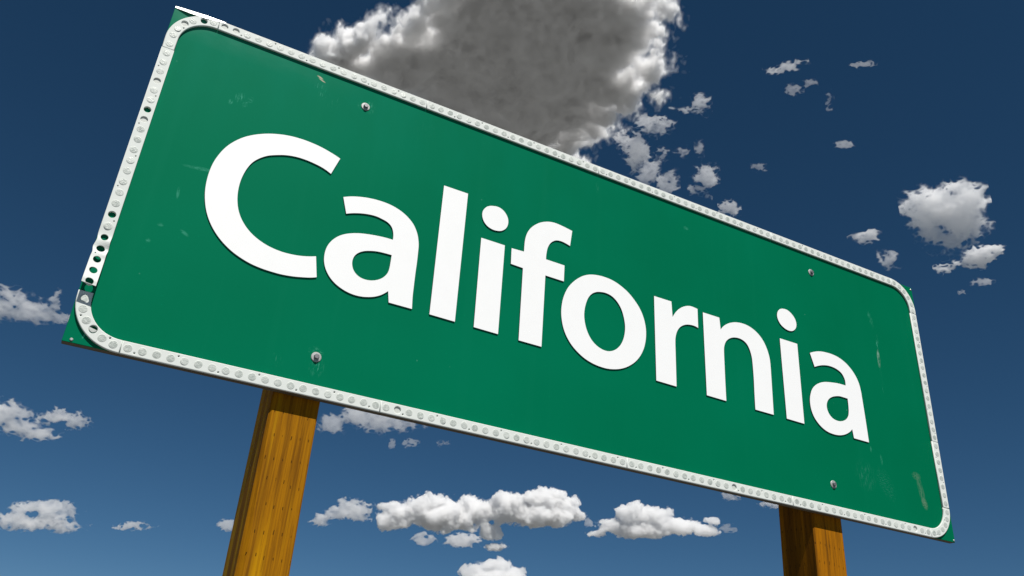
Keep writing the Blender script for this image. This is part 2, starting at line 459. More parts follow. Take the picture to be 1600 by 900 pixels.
# letters
LETTERS = [
    ('C', [[(0.3866, 0.5198, 1), (0.3688, 0.5258, 0), (0.3439, 0.5318, 0), (0.3197, 0.5346, 0), (0.2963, 0.5348, 0), (0.2736, 0.5323, 0), (0.2554, 0.5279, 0), (0.2377, 0.5218, 0), (0.2206, 0.5136, 0), (0.2042, 0.5034, 0), (0.1886, 0.4904, 0), (0.1741, 0.4734, 0), (0.1635, 0.456, 0), (0.1555, 0.4362, 0), (0.1498, 0.4146, 0), (0.1472, 0.3906, 0), (0.1474, 0.3671, 0), (0.15, 0.3449, 0), (0.1552, 0.3239, 0), (0.162, 0.3058, 0), (0.1713, 0.2887, 0), (0.1834, 0.2726, 0), (0.1985, 0.2577, 0), (0.2167, 0.2446, 0), (0.2358, 0.235, 0), (0.258, 0.2275, 0), (0.2796, 0.2237, 0), (0.3009, 0.2224, 0), (0.322, 0.2227, 0), (0.343, 0.2253, 0), (0.3638, 0.2298, 0), (0.3759, 0.2332, 0), (0.3862, 0.2372, 1), (0.3769, 0.2812, 1), (0.3662, 0.2773, 0), (0.3521, 0.2735, 0), (0.3362, 0.2708, 0), (0.3166, 0.2696, 0), (0.2984, 0.271, 0), (0.2798, 0.275, 0), (0.2625, 0.2819, 0), (0.2476, 0.2908, 0), (0.2348, 0.302, 0), (0.2239, 0.3156, 0), (0.2156, 0.3314, 0), (0.2102, 0.3484, 0), (0.2071, 0.3664, 0), (0.2062, 0.3854, 0), (0.2078, 0.4047, 0), (0.2122, 0.4249, 0), (0.2196, 0.443, 0), (0.2303, 0.4571, 0), (0.2444, 0.4692, 0), (0.2614, 0.4779, 0), (0.2789, 0.4846, 0), (0.2973, 0.4883, 0), (0.3163, 0.4891, 0), (0.3361, 0.4873, 0), (0.3563, 0.4832, 0), (0.3741, 0.4759, 1)]]),
    ('a', [[(0.408, 0.4316, 1), (0.4222, 0.4383, 0), (0.4368, 0.4433, 0), (0.4547, 0.4476, 0), (0.4731, 0.4501, 0), (0.4919, 0.4507, 0), (0.5113, 0.4489, 0), (0.5313, 0.4433, 0), (0.5486, 0.4342, 0), (0.5632, 0.4216, 0), (0.5729, 0.4066, 0), (0.5787, 0.3911, 0), (0.5818, 0.3747, 0), (0.5826, 0.3577, 0), (0.5831, 0.334, 0), (0.583, 0.307, 0), (0.5833, 0.2805, 0), (0.5838, 0.2544, 0), (0.5859, 0.2266, 1), (0.5355, 0.2265, 1), (0.5311, 0.2508, 1), (0.5248, 0.2441, 0), (0.5167, 0.2372, 0), (0.5057, 0.2307, 0), (0.4931, 0.226, 0), (0.4802, 0.2231, 0), (0.4657, 0.2222, 0), (0.4508, 0.224, 0), (0.4356, 0.2288, 0), (0.4213, 0.2364, 0), (0.4095, 0.2466, 0), (0.4005, 0.259, 0), (0.3952, 0.2716, 0), (0.3928, 0.2837, 0), (0.3926, 0.2981, 0), (0.3954, 0.3121, 0), (0.4018, 0.3258, 0), (0.4115, 0.338, 0), (0.4233, 0.3474, 0), (0.4372, 0.3545, 0), (0.4529, 0.36, 0), (0.4705, 0.364, 0), (0.4886, 0.3668, 0), (0.5069, 0.3686, 0), (0.525, 0.369, 1), (0.5242, 0.3811, 0), (0.5211, 0.3921, 0), (0.5155, 0.4006, 0), (0.5062, 0.4064, 0), (0.4948, 0.4093, 0), (0.482, 0.4111, 0), (0.4666, 0.4101, 0), (0.4516, 0.4071, 0), (0.4371, 0.4026, 0), (0.4279, 0.3989, 0), (0.4198, 0.395, 1)], [(0.5272, 0.333, 1), (0.5121, 0.3327, 0), (0.4969, 0.3314, 0), (0.4821, 0.3281, 0), (0.4692, 0.3232, 0), (0.4591, 0.3162, 0), (0.4522, 0.307, 0), (0.4493, 0.2956, 0), (0.4505, 0.2846, 0), (0.4546, 0.2752, 0), (0.462, 0.2675, 0), (0.4726, 0.2628, 0), (0.4846, 0.262, 0), (0.4962, 0.2644, 0), (0.5075, 0.2698, 0), (0.5169, 0.2779, 0), (0.5239, 0.289, 0), (0.5265, 0.3007, 0), (0.5271, 0.3159, 0)]]),
    ('l', [[(0.6216, 0.5417, 1), (0.6798, 0.5419, 1), (0.6813, 0.225, 1), (0.6239, 0.2257, 1)]]),
    ('i', [[(0.7222, 0.4414, 1), (0.7803, 0.4414, 1), (0.7813, 0.2242, 1), (0.724, 0.2248, 1)], [(0.742, 0.532, 0), (0.7576, 0.5343, 0), (0.7717, 0.5284, 0), (0.7818, 0.5153, 0), (0.7843, 0.5005, 0), (0.7804, 0.4865, 0), (0.7713, 0.4767, 0), (0.7605, 0.4721, 0), (0.7472, 0.4712, 0), (0.7336, 0.4757, 0), (0.7239, 0.4853, 0), (0.7192, 0.4977, 0), (0.7198, 0.5106, 0), (0.7263, 0.5224, 0), (0.7338, 0.5285, 0)]]),
    ('f', [[(0.9515, 0.5381, 1), (0.9388, 0.5405, 0), (0.9231, 0.5427, 0), (0.9076, 0.544, 0), (0.8944, 0.5429, 0), (0.8814, 0.5392, 0), (0.8666, 0.5318, 0), (0.8522, 0.52, 0), (0.8403, 0.5053, 0), (0.8328, 0.4888, 0), (0.8294, 0.4711, 0), (0.8288, 0.455, 0), (0.8288, 0.4414, 1), (0.7978, 0.44, 1), (0.7984, 0.4, 1), (0.8288, 0.3989, 1), (0.8301, 0.2233, 1), (0.8864, 0.2231, 1), (0.8865, 0.3984, 1), (0.9348, 0.3979, 1), (0.9347, 0.4396, 1), (0.8859, 0.4401, 1), (0.8861, 0.4539, 0), (0.8886, 0.4707, 0), (0.8952, 0.4856, 0), (0.9055, 0.4957, 0), (0.9163, 0.4997, 0), (0.9295, 0.4998, 0), (0.9473, 0.4956, 1)]]),
    ('o', [[(1.0071, 0.4386, 0), (1.0246, 0.4424, 0), (1.0459, 0.4436, 0), (1.0674, 0.4414, 0), (1.0891, 0.4344, 0), (1.1109, 0.4226, 0), (1.1291, 0.4069, 0), (1.1437, 0.3895, 0), (1.1538, 0.3696, 0), (1.1595, 0.3479, 0), (1.1608, 0.3284, 0), (1.1588, 0.3083, 0), (1.1532, 0.2874, 0), (1.1431, 0.2671, 0), (1.1289, 0.2492, 0), (1.1114, 0.2347, 0), (1.0942, 0.225, 0), (1.077, 0.2189, 0), (1.0567, 0.215, 0), (1.0364, 0.2148, 0), (1.0163, 0.2176, 0), (0.9962, 0.2238, 0), (0.9777, 0.234, 0), (0.9607, 0.2476, 0), (0.9469, 0.2652, 0), (0.9378, 0.2845, 0), (0.9326, 0.3066, 0), (0.9313, 0.3268, 0), (0.9334, 0.3482, 0), (0.9391, 0.3694, 0), (0.9484, 0.3893, 0), (0.963, 0.4087, 0), (0.9797, 0.4242, 0), (0.9933, 0.4329, 0)], [(1.0326, 0.4006, 0), (1.0484, 0.4024, 0), (1.0644, 0.3991, 0), (1.0787, 0.3896, 0), (1.0906, 0.3741, 0), (1.0982, 0.3538, 0), (1.1019, 0.3318, 0), (1.1006, 0.312, 0), (1.0961, 0.2946, 0), (1.0885, 0.2798, 0), (1.0782, 0.2682, 0), (1.0662, 0.2606, 0), (1.0543, 0.2572, 0), (1.0406, 0.258, 0), (1.027, 0.2628, 0), (1.0149, 0.2712, 0), (1.0044, 0.284, 0), (0.9965, 0.3008, 0), (0.9919, 0.3203, 0), (0.9913, 0.3378, 0), (0.9942, 0.3565, 0), (1.0002, 0.3746, 0), (1.0091, 0.3879, 0), (1.0204, 0.3963, 0)]]),
    ('r', [[(1.1854, 0.4359, 1), (1.2363, 0.4363, 1), (1.2388, 0.3946, 1), (1.2437, 0.4034, 0), (1.2512, 0.4141, 0), (1.2606, 0.424, 0), (1.2718, 0.4322, 0), (1.2849, 0.4384, 0), (1.2979, 0.4408, 0), (1.3156, 0.439, 1), (1.3155, 0.387, 1), (1.305, 0.3893, 0), (1.2921, 0.3889, 0), (1.2793, 0.386, 0), (1.2682, 0.3803, 0), (1.2589, 0.3722, 0), (1.2514, 0.3605, 0), (1.2471, 0.3476, 0), (1.2452, 0.3329, 0), (1.2452, 0.2954, 0), (1.2454, 0.2526, 0), (1.2454, 0.218, 1), (1.188, 0.219, 1)]]),
    ('n', [[(1.3322, 0.4345, 1), (1.3833, 0.4346, 1), (1.3858, 0.4021, 1), (1.3941, 0.4129, 0), (1.4059, 0.4229, 0), (1.42, 0.4308, 0), (1.435, 0.4362, 0), (1.4526, 0.4392, 0), (1.4711, 0.4388, 0), (1.4893, 0.4343, 0), (1.5062, 0.4254, 0), (1.5201, 0.4125, 0), (1.5303, 0.3963, 0), (1.5377, 0.3758, 0), (1.5408, 0.3552, 0), (1.5407, 0.3206, 0), (1.5396, 0.2674, 0), (1.5384, 0.2148, 1), (1.4806, 0.2152, 1), (1.4812, 0.2537, 0), (1.4824, 0.2986, 0), (1.4818, 0.3401, 0), (1.4803, 0.3551, 0), (1.4757, 0.3713, 0), (1.4677, 0.3847, 0), (1.4559, 0.392, 0), (1.4424, 0.3942, 0), (1.4264, 0.3918, 0), (1.4124, 0.3853, 0), (1.4019, 0.3756, 0), (1.3959, 0.3643, 0), (1.3927, 0.3494, 0), (1.392, 0.3097, 0), (1.3915, 0.2616, 0), (1.3916, 0.2165, 1), (1.333, 0.2174, 1)]]),
    ('i', [[(1.5808, 0.4316, 1), (1.6401, 0.4317, 1), (1.6378, 0.2135, 1), (1.5801, 0.2144, 1)], [(1.6, 0.5225, 0), (1.616, 0.5233, 0), (1.6306, 0.5159, 0), (1.6411, 0.5035, 0), (1.644, 0.4885, 0), (1.6395, 0.4754, 0), (1.6288, 0.4658, 0), (1.616, 0.4627, 0), (1.6022, 0.465, 0), (1.589, 0.4722, 0), (1.5807, 0.4835, 0), (1.5781, 0.4961, 0), (1.5816, 0.5085, 0), (1.5893, 0.5175, 0)]]),
    ('a', [[(1.6826, 0.4173, 1), (1.6996, 0.4251, 0), (1.7177, 0.4308, 0), (1.7385, 0.4339, 0), (1.7621, 0.4344, 0), (1.7853, 0.4314, 0), (1.8078, 0.4229, 0), (1.8266, 0.4097, 0), (1.8417, 0.3923, 0), (1.851, 0.3726, 0), (1.8548, 0.3525, 0), (1.8558, 0.3343, 0), (1.8573, 0.2982, 0), (1.8586, 0.258, 0), (1.8597, 0.2115, 1), (1.8064, 0.2117, 1), (1.804, 0.2352, 1), (1.7938, 0.2256, 0), (1.778, 0.2162, 0), (1.76, 0.2098, 0), (1.7399, 0.2073, 0), (1.7178, 0.209, 0), (1.6994, 0.2158, 0), (1.6843, 0.2267, 0), (1.6725, 0.2413, 0), (1.666, 0.2594, 0), (1.665, 0.281, 0), (1.6696, 0.2997, 0), (1.6778, 0.3158, 0), (1.6909, 0.3293, 0), (1.7081, 0.3398, 0), (1.7262, 0.3464, 0), (1.7498, 0.3508, 0), (1.7735, 0.3538, 0), (1.7999, 0.3542, 1), (1.8001, 0.3672, 0), (1.7965, 0.3779, 0), (1.7886, 0.3876, 0), (1.7749, 0.3939, 0), (1.7594, 0.3966, 0), (1.7419, 0.3963, 0), (1.724, 0.3927, 0), (1.7089, 0.3875, 0), (1.6937, 0.3804, 1)], [(1.8011, 0.3179, 1), (1.7883, 0.3181, 0), (1.7738, 0.3179, 0), (1.7589, 0.3148, 0), (1.7436, 0.3086, 0), (1.7308, 0.2989, 0), (1.7232, 0.2856, 0), (1.7224, 0.2721, 0), (1.7279, 0.2593, 0), (1.7395, 0.2501, 0), (1.7544, 0.2472, 0), (1.7689, 0.2491, 0), (1.7844, 0.2564, 0), (1.7948, 0.2676, 0), (1.7992, 0.2806, 0), (1.801, 0.2989, 0)]]),
]
for ch, outlines in LETTERS:
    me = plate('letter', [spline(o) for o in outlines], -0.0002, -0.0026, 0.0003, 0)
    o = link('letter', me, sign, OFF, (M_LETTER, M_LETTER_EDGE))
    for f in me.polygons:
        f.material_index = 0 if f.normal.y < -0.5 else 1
    o['label'] = 'white %s letter %s' % ('capital' if ch.isupper() else 'small', ch)

# border strip
SW, FACE, PITCH = 0.0236, -0.0054, 0.0233         # strip width, height of its face, spacing of its reflectors
HW = SW / 2
XL, XR, ZB, ZT = 0.0118, 2.1153, 0.0107, 0.7388   # centre lines
RC = 0.074                                        # corner radius of the centre line

bm = bmesh.new()
lathe(bm, 0, 0, [(0.0073, 0.0004), (0.0073, -0.0002), (0.0062, -0.0006), (0.0034, -0.0007)], 20)
refl_mesh = from_bm(bm, 'reflector')
refl_mesh.materials.append(M_REFL)
refl_mesh.materials.append(M_RIM)
for p in refl_mesh.polygons:
    r_ = math.hypot(p.center.x, p.center.z)
    p.material_index = 1 if r_ > 0.0063 else 0
    p.use_smooth = False
bm = bmesh.new()
lathe(bm, 0, 0, [(0.0066, 0.0036), (0.0065, 0.0024)], 18)
cup_mesh = from_bm(bm, 'reflector_cup')
cup_mesh.materials.append(M_CUP)

def band(path):
    """Outline of a strip whose centre line is path, a list of (x, z)."""
    left, right_ = [], []
    for i, (x, z) in enumerate(path):
        a = path[max(i - 1, 0)]
        b = path[min(i + 1, len(path) - 1)]
        dx, dz = b[0] - a[0], b[1] - a[1]
        L = math.hypot(dx, dz)
        nx, nz = -dz / L, dx / L
        left.append((x + nx * HW, z + nz * HW))
        right_.append((x - nx * HW, z - nz * HW))
    return left + right_[::-1]

def make_strip(path, spots_, missing=(), cups=(), label=None, warp=None, nail_from=0):
    """One length of border strip with its reflectors; missing ones leave a hole, cups an empty cup."""
    holes = [circle(*spots_[i], 0.0066) for i in list(missing) + list(cups)]
    nails = []
    for i in range(nail_from, len(spots_) - 1, 3):
        (x0, z0), (x1, z1) = spots_[i], spots_[i + 1]
        L = math.hypot(x1 - x0, z1 - z0)
        nx, nz = -(z1 - z0) / L, (x1 - x0) / L
        s = 0.0062 if (i // 3) % 2 else -0.0062
        nails.append(((x0 + x1) / 2 + nx * s, (z0 + z1) / 2 + nz * s))
    holes += [circle(x, z, 0.0013, 8) for x, z in nails]
    me = plate('border_strip', [band(path)] + holes, -0.0003, FACE, 0.0016 if not warp else 0.0008, 2)
    if warp:
        bm = bmesh.new()
        bm.from_mesh(me)
        z = 0.10
        while z < 0.262:
            bmesh.ops.bisect_plane(bm, geom=bm.verts[:] + bm.edges[:] + bm.faces[:], plane_co=(0, 0, z), plane_no=(0, 0, 1))
            z += 0.003
        # the torn end is thin sheet: drop what lies behind the face
        for v in bm.verts:
            v.co = warp(v.co)
        bm.to_mesh(me)
        bm.free()
    o = link('border_strip', me, sign, OFF, (M_STRIP,))
    if label:
        o['label'] = label
    for i, (x, z) in enumerate(spots_):
        if i in missing:
            continue
        if i in cups:
            link('reflector_cup', cup_mesh, o, (x, FACE + 0.0002, z))
            continue
        c = link('reflector', refl_mesh, o, (x, FACE, z))
        if warp:
            c.location = warp(Vector((x, FACE, z)))
        c.rotation_euler = (rng.gauss(0, 0.035), rng.uniform(0, 6.28), rng.gauss(0, 0.035))
    return o

def straight(x0, z0, x1, z1, n=2):
    return [(x0 + (x1 - x0) * i / (n - 1), z0 + (z1 - z0) * i / (n - 1)) for i in range(n)]

def arc(cx, cz, a0, a1, n=22):
    return [(cx + RC * math.cos(rad(a0 + (a1 - a0) * i / n)), cz + RC * math.sin(rad(a0 + (a1 - a0) * i / n))) for i in range(n + 1)]

def row(start, end, count, horizontal, fixed):
    out = []
    for i in range(count):
        s = start + (end - start) * i / (count - 1)
        out.append((s, fixed) if horizontal else (fixed, s))
    return out

def along(path, dists):
    out, seg = [], []
    acc = 0.0
    for a, b in zip(path, path[1:]):
        seg.append((acc, math.hypot(b[0]-a[0], b[1]-a[1]), a, b))
        acc += seg[-1][1]
    for d in dists:
        for s0, L, a, b in seg:
            if d <= s0 + L + 1e-6:
                t = (d - s0) / L
                out.append((a[0] + (b[0]-a[0]) * t, a[1] + (b[1]-a[1]) * t))
                break
    return out, acc

G = 0.00025      # half of a joint's gap
# lower edge, left to right
make_strip(straight(0.0885 + G, ZB, 0.5490 - G, ZB), row(0.0994, 0.5388, 20, True, ZB), nail_from=0)
make_strip(straight(0.5490 + G, ZB, 1.1066 - G, ZB), row(0.5599, 1.0948, 24, True, ZB), cups=(1,), nail_from=1)
make_strip(straight(1.1066 + G, ZB, 1.5742 - G, ZB), row(1.1186, 1.5623, 20, True, ZB), cups=(12,), nail_from=0)
make_strip(straight(1.5742 + G, ZB, 2.0413 - G, ZB), row(1.5861, 2.0300, 20, True, ZB), cups=(17,), nail_from=0)
# upper edge
make_strip(straight(0.0885 + G, ZT, 0.5556 - G, ZT), row(0.1001, 0.5438, 20, True, ZT), cups=(0, 1), nail_from=1, label='strip with two empty reflector cups')
make_strip(straight(0.5556 + G, ZT, 1.0197 - G, ZT), row(0.5675, 1.0089, 20, True, ZT), nail_from=2)
make_strip(straight(1.0197 + G, ZT, 1.5790 - G, ZT), row(1.0306, 1.5670, 24, True, ZT), nail_from=0)
make_strip(straight(1.5790 + G, ZT, 2.0413 - G, ZT), row(1.5905, 2.0295, 20, True, ZT), nail_from=1)
# right edge
make_strip(straight(XR, 0.6550 - G, XR, 0.2657 + G), row(0.6434, 0.2776, 17, False, XR), nail_from=0)
make_strip(straight(XR, 0.2657 - G, XR, 0.0859 + G), row(0.2540, 0.0975, 8, False, XR), nail_from=1)
# corners
p_tr = arc(XR - RC, ZT - RC, 90, 0) + [(XR, 0.6550 + G)]
sp, L_ = along(p_tr, [0.011 + 0.0212 * i for i in range(6)])
make_strip(p_tr, sp, nail_from=1)
p_br = arc(XR - RC, ZB + RC, 0, -90)
sp, L_ = along(p_br, [0.010 + 0.0192 * i for i in range(6)])
make_strip(p_br, sp, nail_from=1)
p_tl = [(XL, 0.6353 + G)] + arc(XL + RC, ZT - RC, 180, 90) + [(0.0885 - G, ZT)]
sp, L_ = along(p_tl, [0.0116, 0.036, 0.0561, 0.0771, 0.0956, 0.1182, 0.137])
make_strip(p_tl, sp, missing=(5,), cups=(3,), nail_from=2, label='corner strip with one reflector missing')
p_bl = [(XL, 0.0925)] + arc(XL + RC, ZB + RC, 180, 270) + [(0.0885 - G, ZB)]
sp = [(0.0116, 0.0790), (0.0155, 0.0605), (0.0262, 0.0420), (0.0398, 0.0295), (0.0570, 0.0178), (0.0762, 0.0116)]
bl = make_strip(p_bl, sp, missing=(3,), nail_from=1, label='corner strip in the shade of the curled end')
# the half reflector left in its hole
bm = bmesh.new()
lathe(bm, 0, 0, [(0.0066, 0.0004), (0.0066, -0.0004), (0.0058, -0.0011), (0.0030, -0.0013)], 18)
bmesh.ops.bisect_plane(bm, geom=bm.verts[:] + bm.edges[:] + bm.faces[:], plane_co=(0, 0, 0.0004), plane_no=(0.25, 0, 1), clear_outer=True)
half_mesh = from_bm(bm, 'reflector')
half_mesh.materials.append(M_CUP)
hr = link('reflector', half_mesh, bl, (sp[3][0], FACE, sp[3][1]))
hr['label'] = 'broken half reflector'

# left edge: the lower end is torn loose and curls away from the panel
def curl(co):
    x, y, z = co
    t = max(0.0, min(1.0, (0.222 - z) / 0.115))
    lift = 0.021 * t ** 1.6
    k = math.exp(-((z - 0.192) / 0.008) ** 2) - 0.9 * math.exp(-((z - 0.176) / 0.006) ** 2) + 0.6 * math.exp(-((z - 0.163) / 0.006) ** 2)
    side = (x - XL) / HW
    y2 = -0.0003 + (y + 0.0003) * (1.0 - 0.65 * min(1.0, t * 5)) - lift - 0.0022 * k * (1 + 0.5 * side) - 0.002 * t * abs(side)
    x2 = x + 0.0012 * k * (1.0 if side < 0 else -0.4) * abs(side) + 0.0006 * t
    z2 = z - 0.0015 * t * side
    return Vector((x2, y2, z2))

left_spots = [(XL, 0.6230 - 0.0236 * i) for i in range(23)]
make_strip(straight(XL, 0.6353 - G, XL, 0.0985), left_spots, missing=(6, 16, 18, 19, 20, 21, 22), cups=(3, 7), warp=curl, nail_from=1,
           label='bent strip with holes where reflectors fell out and a torn curling end')

# a sliver of bare metal along the top edge at the left corner
bm = bmesh.new()
for (x, z0, z1, y0, y1) in ((0.0004, 0.7435, 0.7482, -0.0010, -0.0004), (0.025, 0.7410, 0.7495, -0.0042, -0.0022), (0.06, 0.7415, 0.7505, -0.0064, -0.0046), (0.10, 0.7475, 0.7508, -0.0060, -0.0052)):
    for (z, y) in ((z0, y0), (z1, y1), (z1, y1 + 0.0015), (z0, y0 + 0.0015)):
        bm.verts.new((x, y, z))
bm.verts.ensure_lookup_table()
for s in range(3):
    for k in range(4):
        a, b = s * 4 + k, s * 4 + (k + 1) % 4
        bm.faces.new((bm.verts[a], bm.verts[b], bm.verts[b + 4], bm.verts[a + 4]))
bm.faces.new([bm.verts[i] for i in (3, 2, 1, 0)])
bm.faces.new([bm.verts[i] for i in (12, 13, 14, 15)])
bmesh.ops.recalc_face_normals(bm, faces=bm.faces)
link('edge_trim', from_bm(bm, 'edge_trim'), sign, OFF, (M_FLASH,))

# bolts through the panel into the posts, and small nails in the corners
bm = bmesh.new()
lathe(bm, 0, 0, [(0.0098, 0.0002), (0.0098, -0.0012), (0.0090, -0.0018), (0.0055, -0.0020)], 24)
washer_mesh = from_bm(bm, 'washer')
washer_mesh.materials.append(M_STEEL)
bm = bmesh.new()
lathe(bm, 0, 0, [(0.0052, -0.0015), (0.0052, -0.0058), (0.0044, -0.0066)], 6)
bolt_mesh = from_bm(bm, 'bolt')
bolt_mesh.materials.append(M_BOLT)
for k, (x, z) in enumerate(((0.414, 0.0775), (0.4192, 0.6738), (1.7209, 0.6705), (1.717, 0.0764))):
    b = link('bolt', bolt_mesh, sign, OFF + Vector((x, 0, z)))
    b.rotation_euler = (0, 0.3 + k * 0.7, 0)
    w = link('washer', washer_mesh, b)
bm = bmesh.new()
lathe(bm, 0, 0, [(0.0028, 0.0002), (0.0028, -0.0010), (0.0018, -0.0018)], 10)
nail_mesh = from_bm(bm, 'nail')
nail_mesh.materials.append(M_NAIL)
for x, z in ((0.0135, 0.0055), (2.1285, 0.7405), (2.1300, 0.0050)):
    link('nail', nail_mesh, sign, OFF + Vector((x, 0, z)))

# posts
def post(x0, width, depth, mat, label, wane=0.0, twist=0.0):
    bm = bmesh.new()
    top, bot = 0.70, -SIGN_BASE - 0.5
    zs = [bot + (top - bot) * i / 24 for i in range(25)]
    rings_ = []
    y0 = T + 0.0006
    r = random.Random(label)
    for z in zs:
        c = 0.002 + wane * max(0.0, min(1.0, -z / 0.3))
        j = lambda: r.gauss(0, 0.0004)
        sh = twist * -z
        pts = [(x0 + 0.0015, y0 + depth), (x0 + sh * 0.2, y0 + depth - 0.002), (x0, y0 + c), (x0 + c, y0), (x0 + width - 0.002, y0), (x0 + width, y0 + 0.002),
               (x0 + width, y0 + depth - 0.002), (x0 + width - 0.002, y0 + depth)]
        rings_.append([bm.verts.new((px + j(), py + (j() if py > y0 else 0), z)) for px, py in pts])
    for a, b in zip(rings_, rings_[1:]):
        for i in range(8):
            bm.faces.new((a[i], a[(i + 1) % 8], b[(i + 1) % 8], b[i]))
    bm.faces.new(rings_[0])
    bm.faces.new(rings_[-1])
    bmesh.ops.recalc_face_normals(bm, faces=bm.faces)
    o = link('wooden_post', from_bm(bm, 'wooden_post'), sign, OFF, (mat,))
    o['label'] = label

post(0.3535, 0.0870, 0.125, M_POST_A, 'yellow wooden post under the near end of the sign', wane=0.010)
post(1.6545, 0.0945, 0.111, M_POST_B, 'darker brown wooden post under the far end of the sign')

# ------------------------------------------------------------------ clouds
import openvdb

def fractal(shape, voxel, wave, seed, octaves=6, gain=0.5, mode=0, stretch=(1, 1, 1)):
    """Fractal value noise on a grid, spread about 1; wave is the longest wavelength in metres.
    mode 1 folds it into rounded billows, mode -1 into torn ridges; stretch lengthens it along an axis."""
    g = np.random.default_rng(seed)
    total = np.zeros(shape, np.float32)
    amp, norm = 1.0, 0.0
    for _ in range(octaves):
        if wave < voxel * 1.6:
            break
        a = None
        dims = [int(s * voxel / (wave * q)) + 5 for s, q in zip(shape, stretch)]
        a = g.standard_normal(dims).astype(np.float32)
        for ax, s in enumerate(shape):
            t = np.arange(s) * voxel / (wave * stretch[ax]) + g.random()
            i = np.floor(t).astype(int)
            f = (t - i).astype(np.float32)
            w = [(1-f)**3/6, (3*f**3 - 6*f**2 + 4)/6, (-3*f**3 + 3*f**2 + 3*f + 1)/6, f**3/6]
            sh = [1, 1, 1]
            sh[ax] = s
            r = 0
            for k in range(4):
                r = r + np.take(a, np.minimum(i + k, a.shape[ax] - 1), axis=ax) * w[k].reshape(sh)
            a = r
        if mode:
            a = (np.abs(a) - 0.25) * (1.7 * mode)
        total += amp * a
        norm += (amp * 0.31) ** 2
        amp *= gain
        wave *= 0.5
    return total / np.float32(norm ** 0.5)           # spread about 1

def cloud_mesh(name, field, voxel, origin):
    field = field.copy()
    field[0], field[-1] = -1, -1
    field[:, 0], field[:, -1] = -1, -1
    field[:, :, 0], field[:, :, -1] = -1, -1
    g = openvdb.FloatGrid(background=1.0)
    g.copyFromArray(np.ascontiguousarray(-field, dtype=np.float32))
    pts, tris, quads = g.convertToPolygons(0.0, 0.0)
    me = bpy.data.meshes.new(name)
    pts = pts * voxel + np.asarray(origin, np.float32)
    nt_, nq = len(tris), len(quads)
    me.vertices.add(len(pts))
    me.vertices.foreach_set('co', pts.astype(np.float32).ravel())
    loops = np.concatenate([tris.ravel(), quads.ravel()]).astype(np.int32)
    me.loops.add(len(loops))
    me.loops.foreach_set('vertex_index', loops)
    starts = np.concatenate([np.arange(nt_) * 3, nt_ * 3 + np.arange(nq) * 4]).astype(np.int32)
    me.polygons.add(nt_ + nq)
    me.polygons.foreach_set('loop_start', starts)
    me.update(calc_edges=True)
    me.validate()
    return me

def vapour(name, density, g=0.35, skin=0.0):
    m = bpy.data.materials.new(name)
    m.use_nodes = True
    nt = m.node_tree
    nt.nodes.clear()
    out = nt.nodes.new('ShaderNodeOutputMaterial')
    pv = nt.nodes.new('ShaderNodeVolumePrincipled')
    pv.inputs['Color'].default_value = (0.995, 0.995, 0.995, 1)
    pv.inputs['Density'].default_value = density
    pv.inputs['Anisotropy'].default_value = g
    nt.links.new(pv.outputs['Volume'], out.inputs['Volume'])
    if skin:                                       # a faint translucent surface added round the vapour
        mx = nt.nodes.new('ShaderNodeMixShader')
        tr = nt.nodes.new('ShaderNodeBsdfTransparent')
        tl = nt.nodes.new('ShaderNodeBsdfTranslucent')
        mx.inputs[0].default_value = skin
        nt.links.new(tr.outputs[0], mx.inputs[1])
        nt.links.new(tl.outputs[0], mx.inputs[2])
        nt.links.new(mx.outputs[0], out.inputs['Surface'])
    return m

def finish(me, label, density, frame=None, group=None, veils=(), skin=0.04):
    o = link('cloud', me, None, (0, 0, 0), (vapour('cloud_vapour', density, skin=skin),))
    if frame is not None:
        o.matrix_world = frame
    o['label'] = label
    o['category'] = 'cloud'
    if group:
        o['group'] = group
    for veil, thin in veils:                       # thinner and thinner vapour round the core
        if len(veil.polygons):
            link('cloud_veil', veil, o, (0, 0, 0), (vapour('thin_vapour', thin),))
    return o

# the large grey cloud: a wide base seen from below, 1200 m up, mounded on top; outline of the base as ground-plan metres
BASE_PLAN = [(221, 1388), (234, 1367), (247, 1333), (253, 1296), (276, 1262), (295, 1226), (326, 1184), (338, 1150), (327, 1095), (355, 1011), (429, 935), (543, 890), (637, 890), (691, 918), (726, 955), (749, 994), (792, 1027), (808, 1084), (796, 1126), (787, 1159), (779, 1205), (799, 1261), (803, 1308), (798, 1345), (820, 1388), (821, 1435), (749, 1460), (625, 1482), (458, 1465), (311, 1432), (249, 1413)]
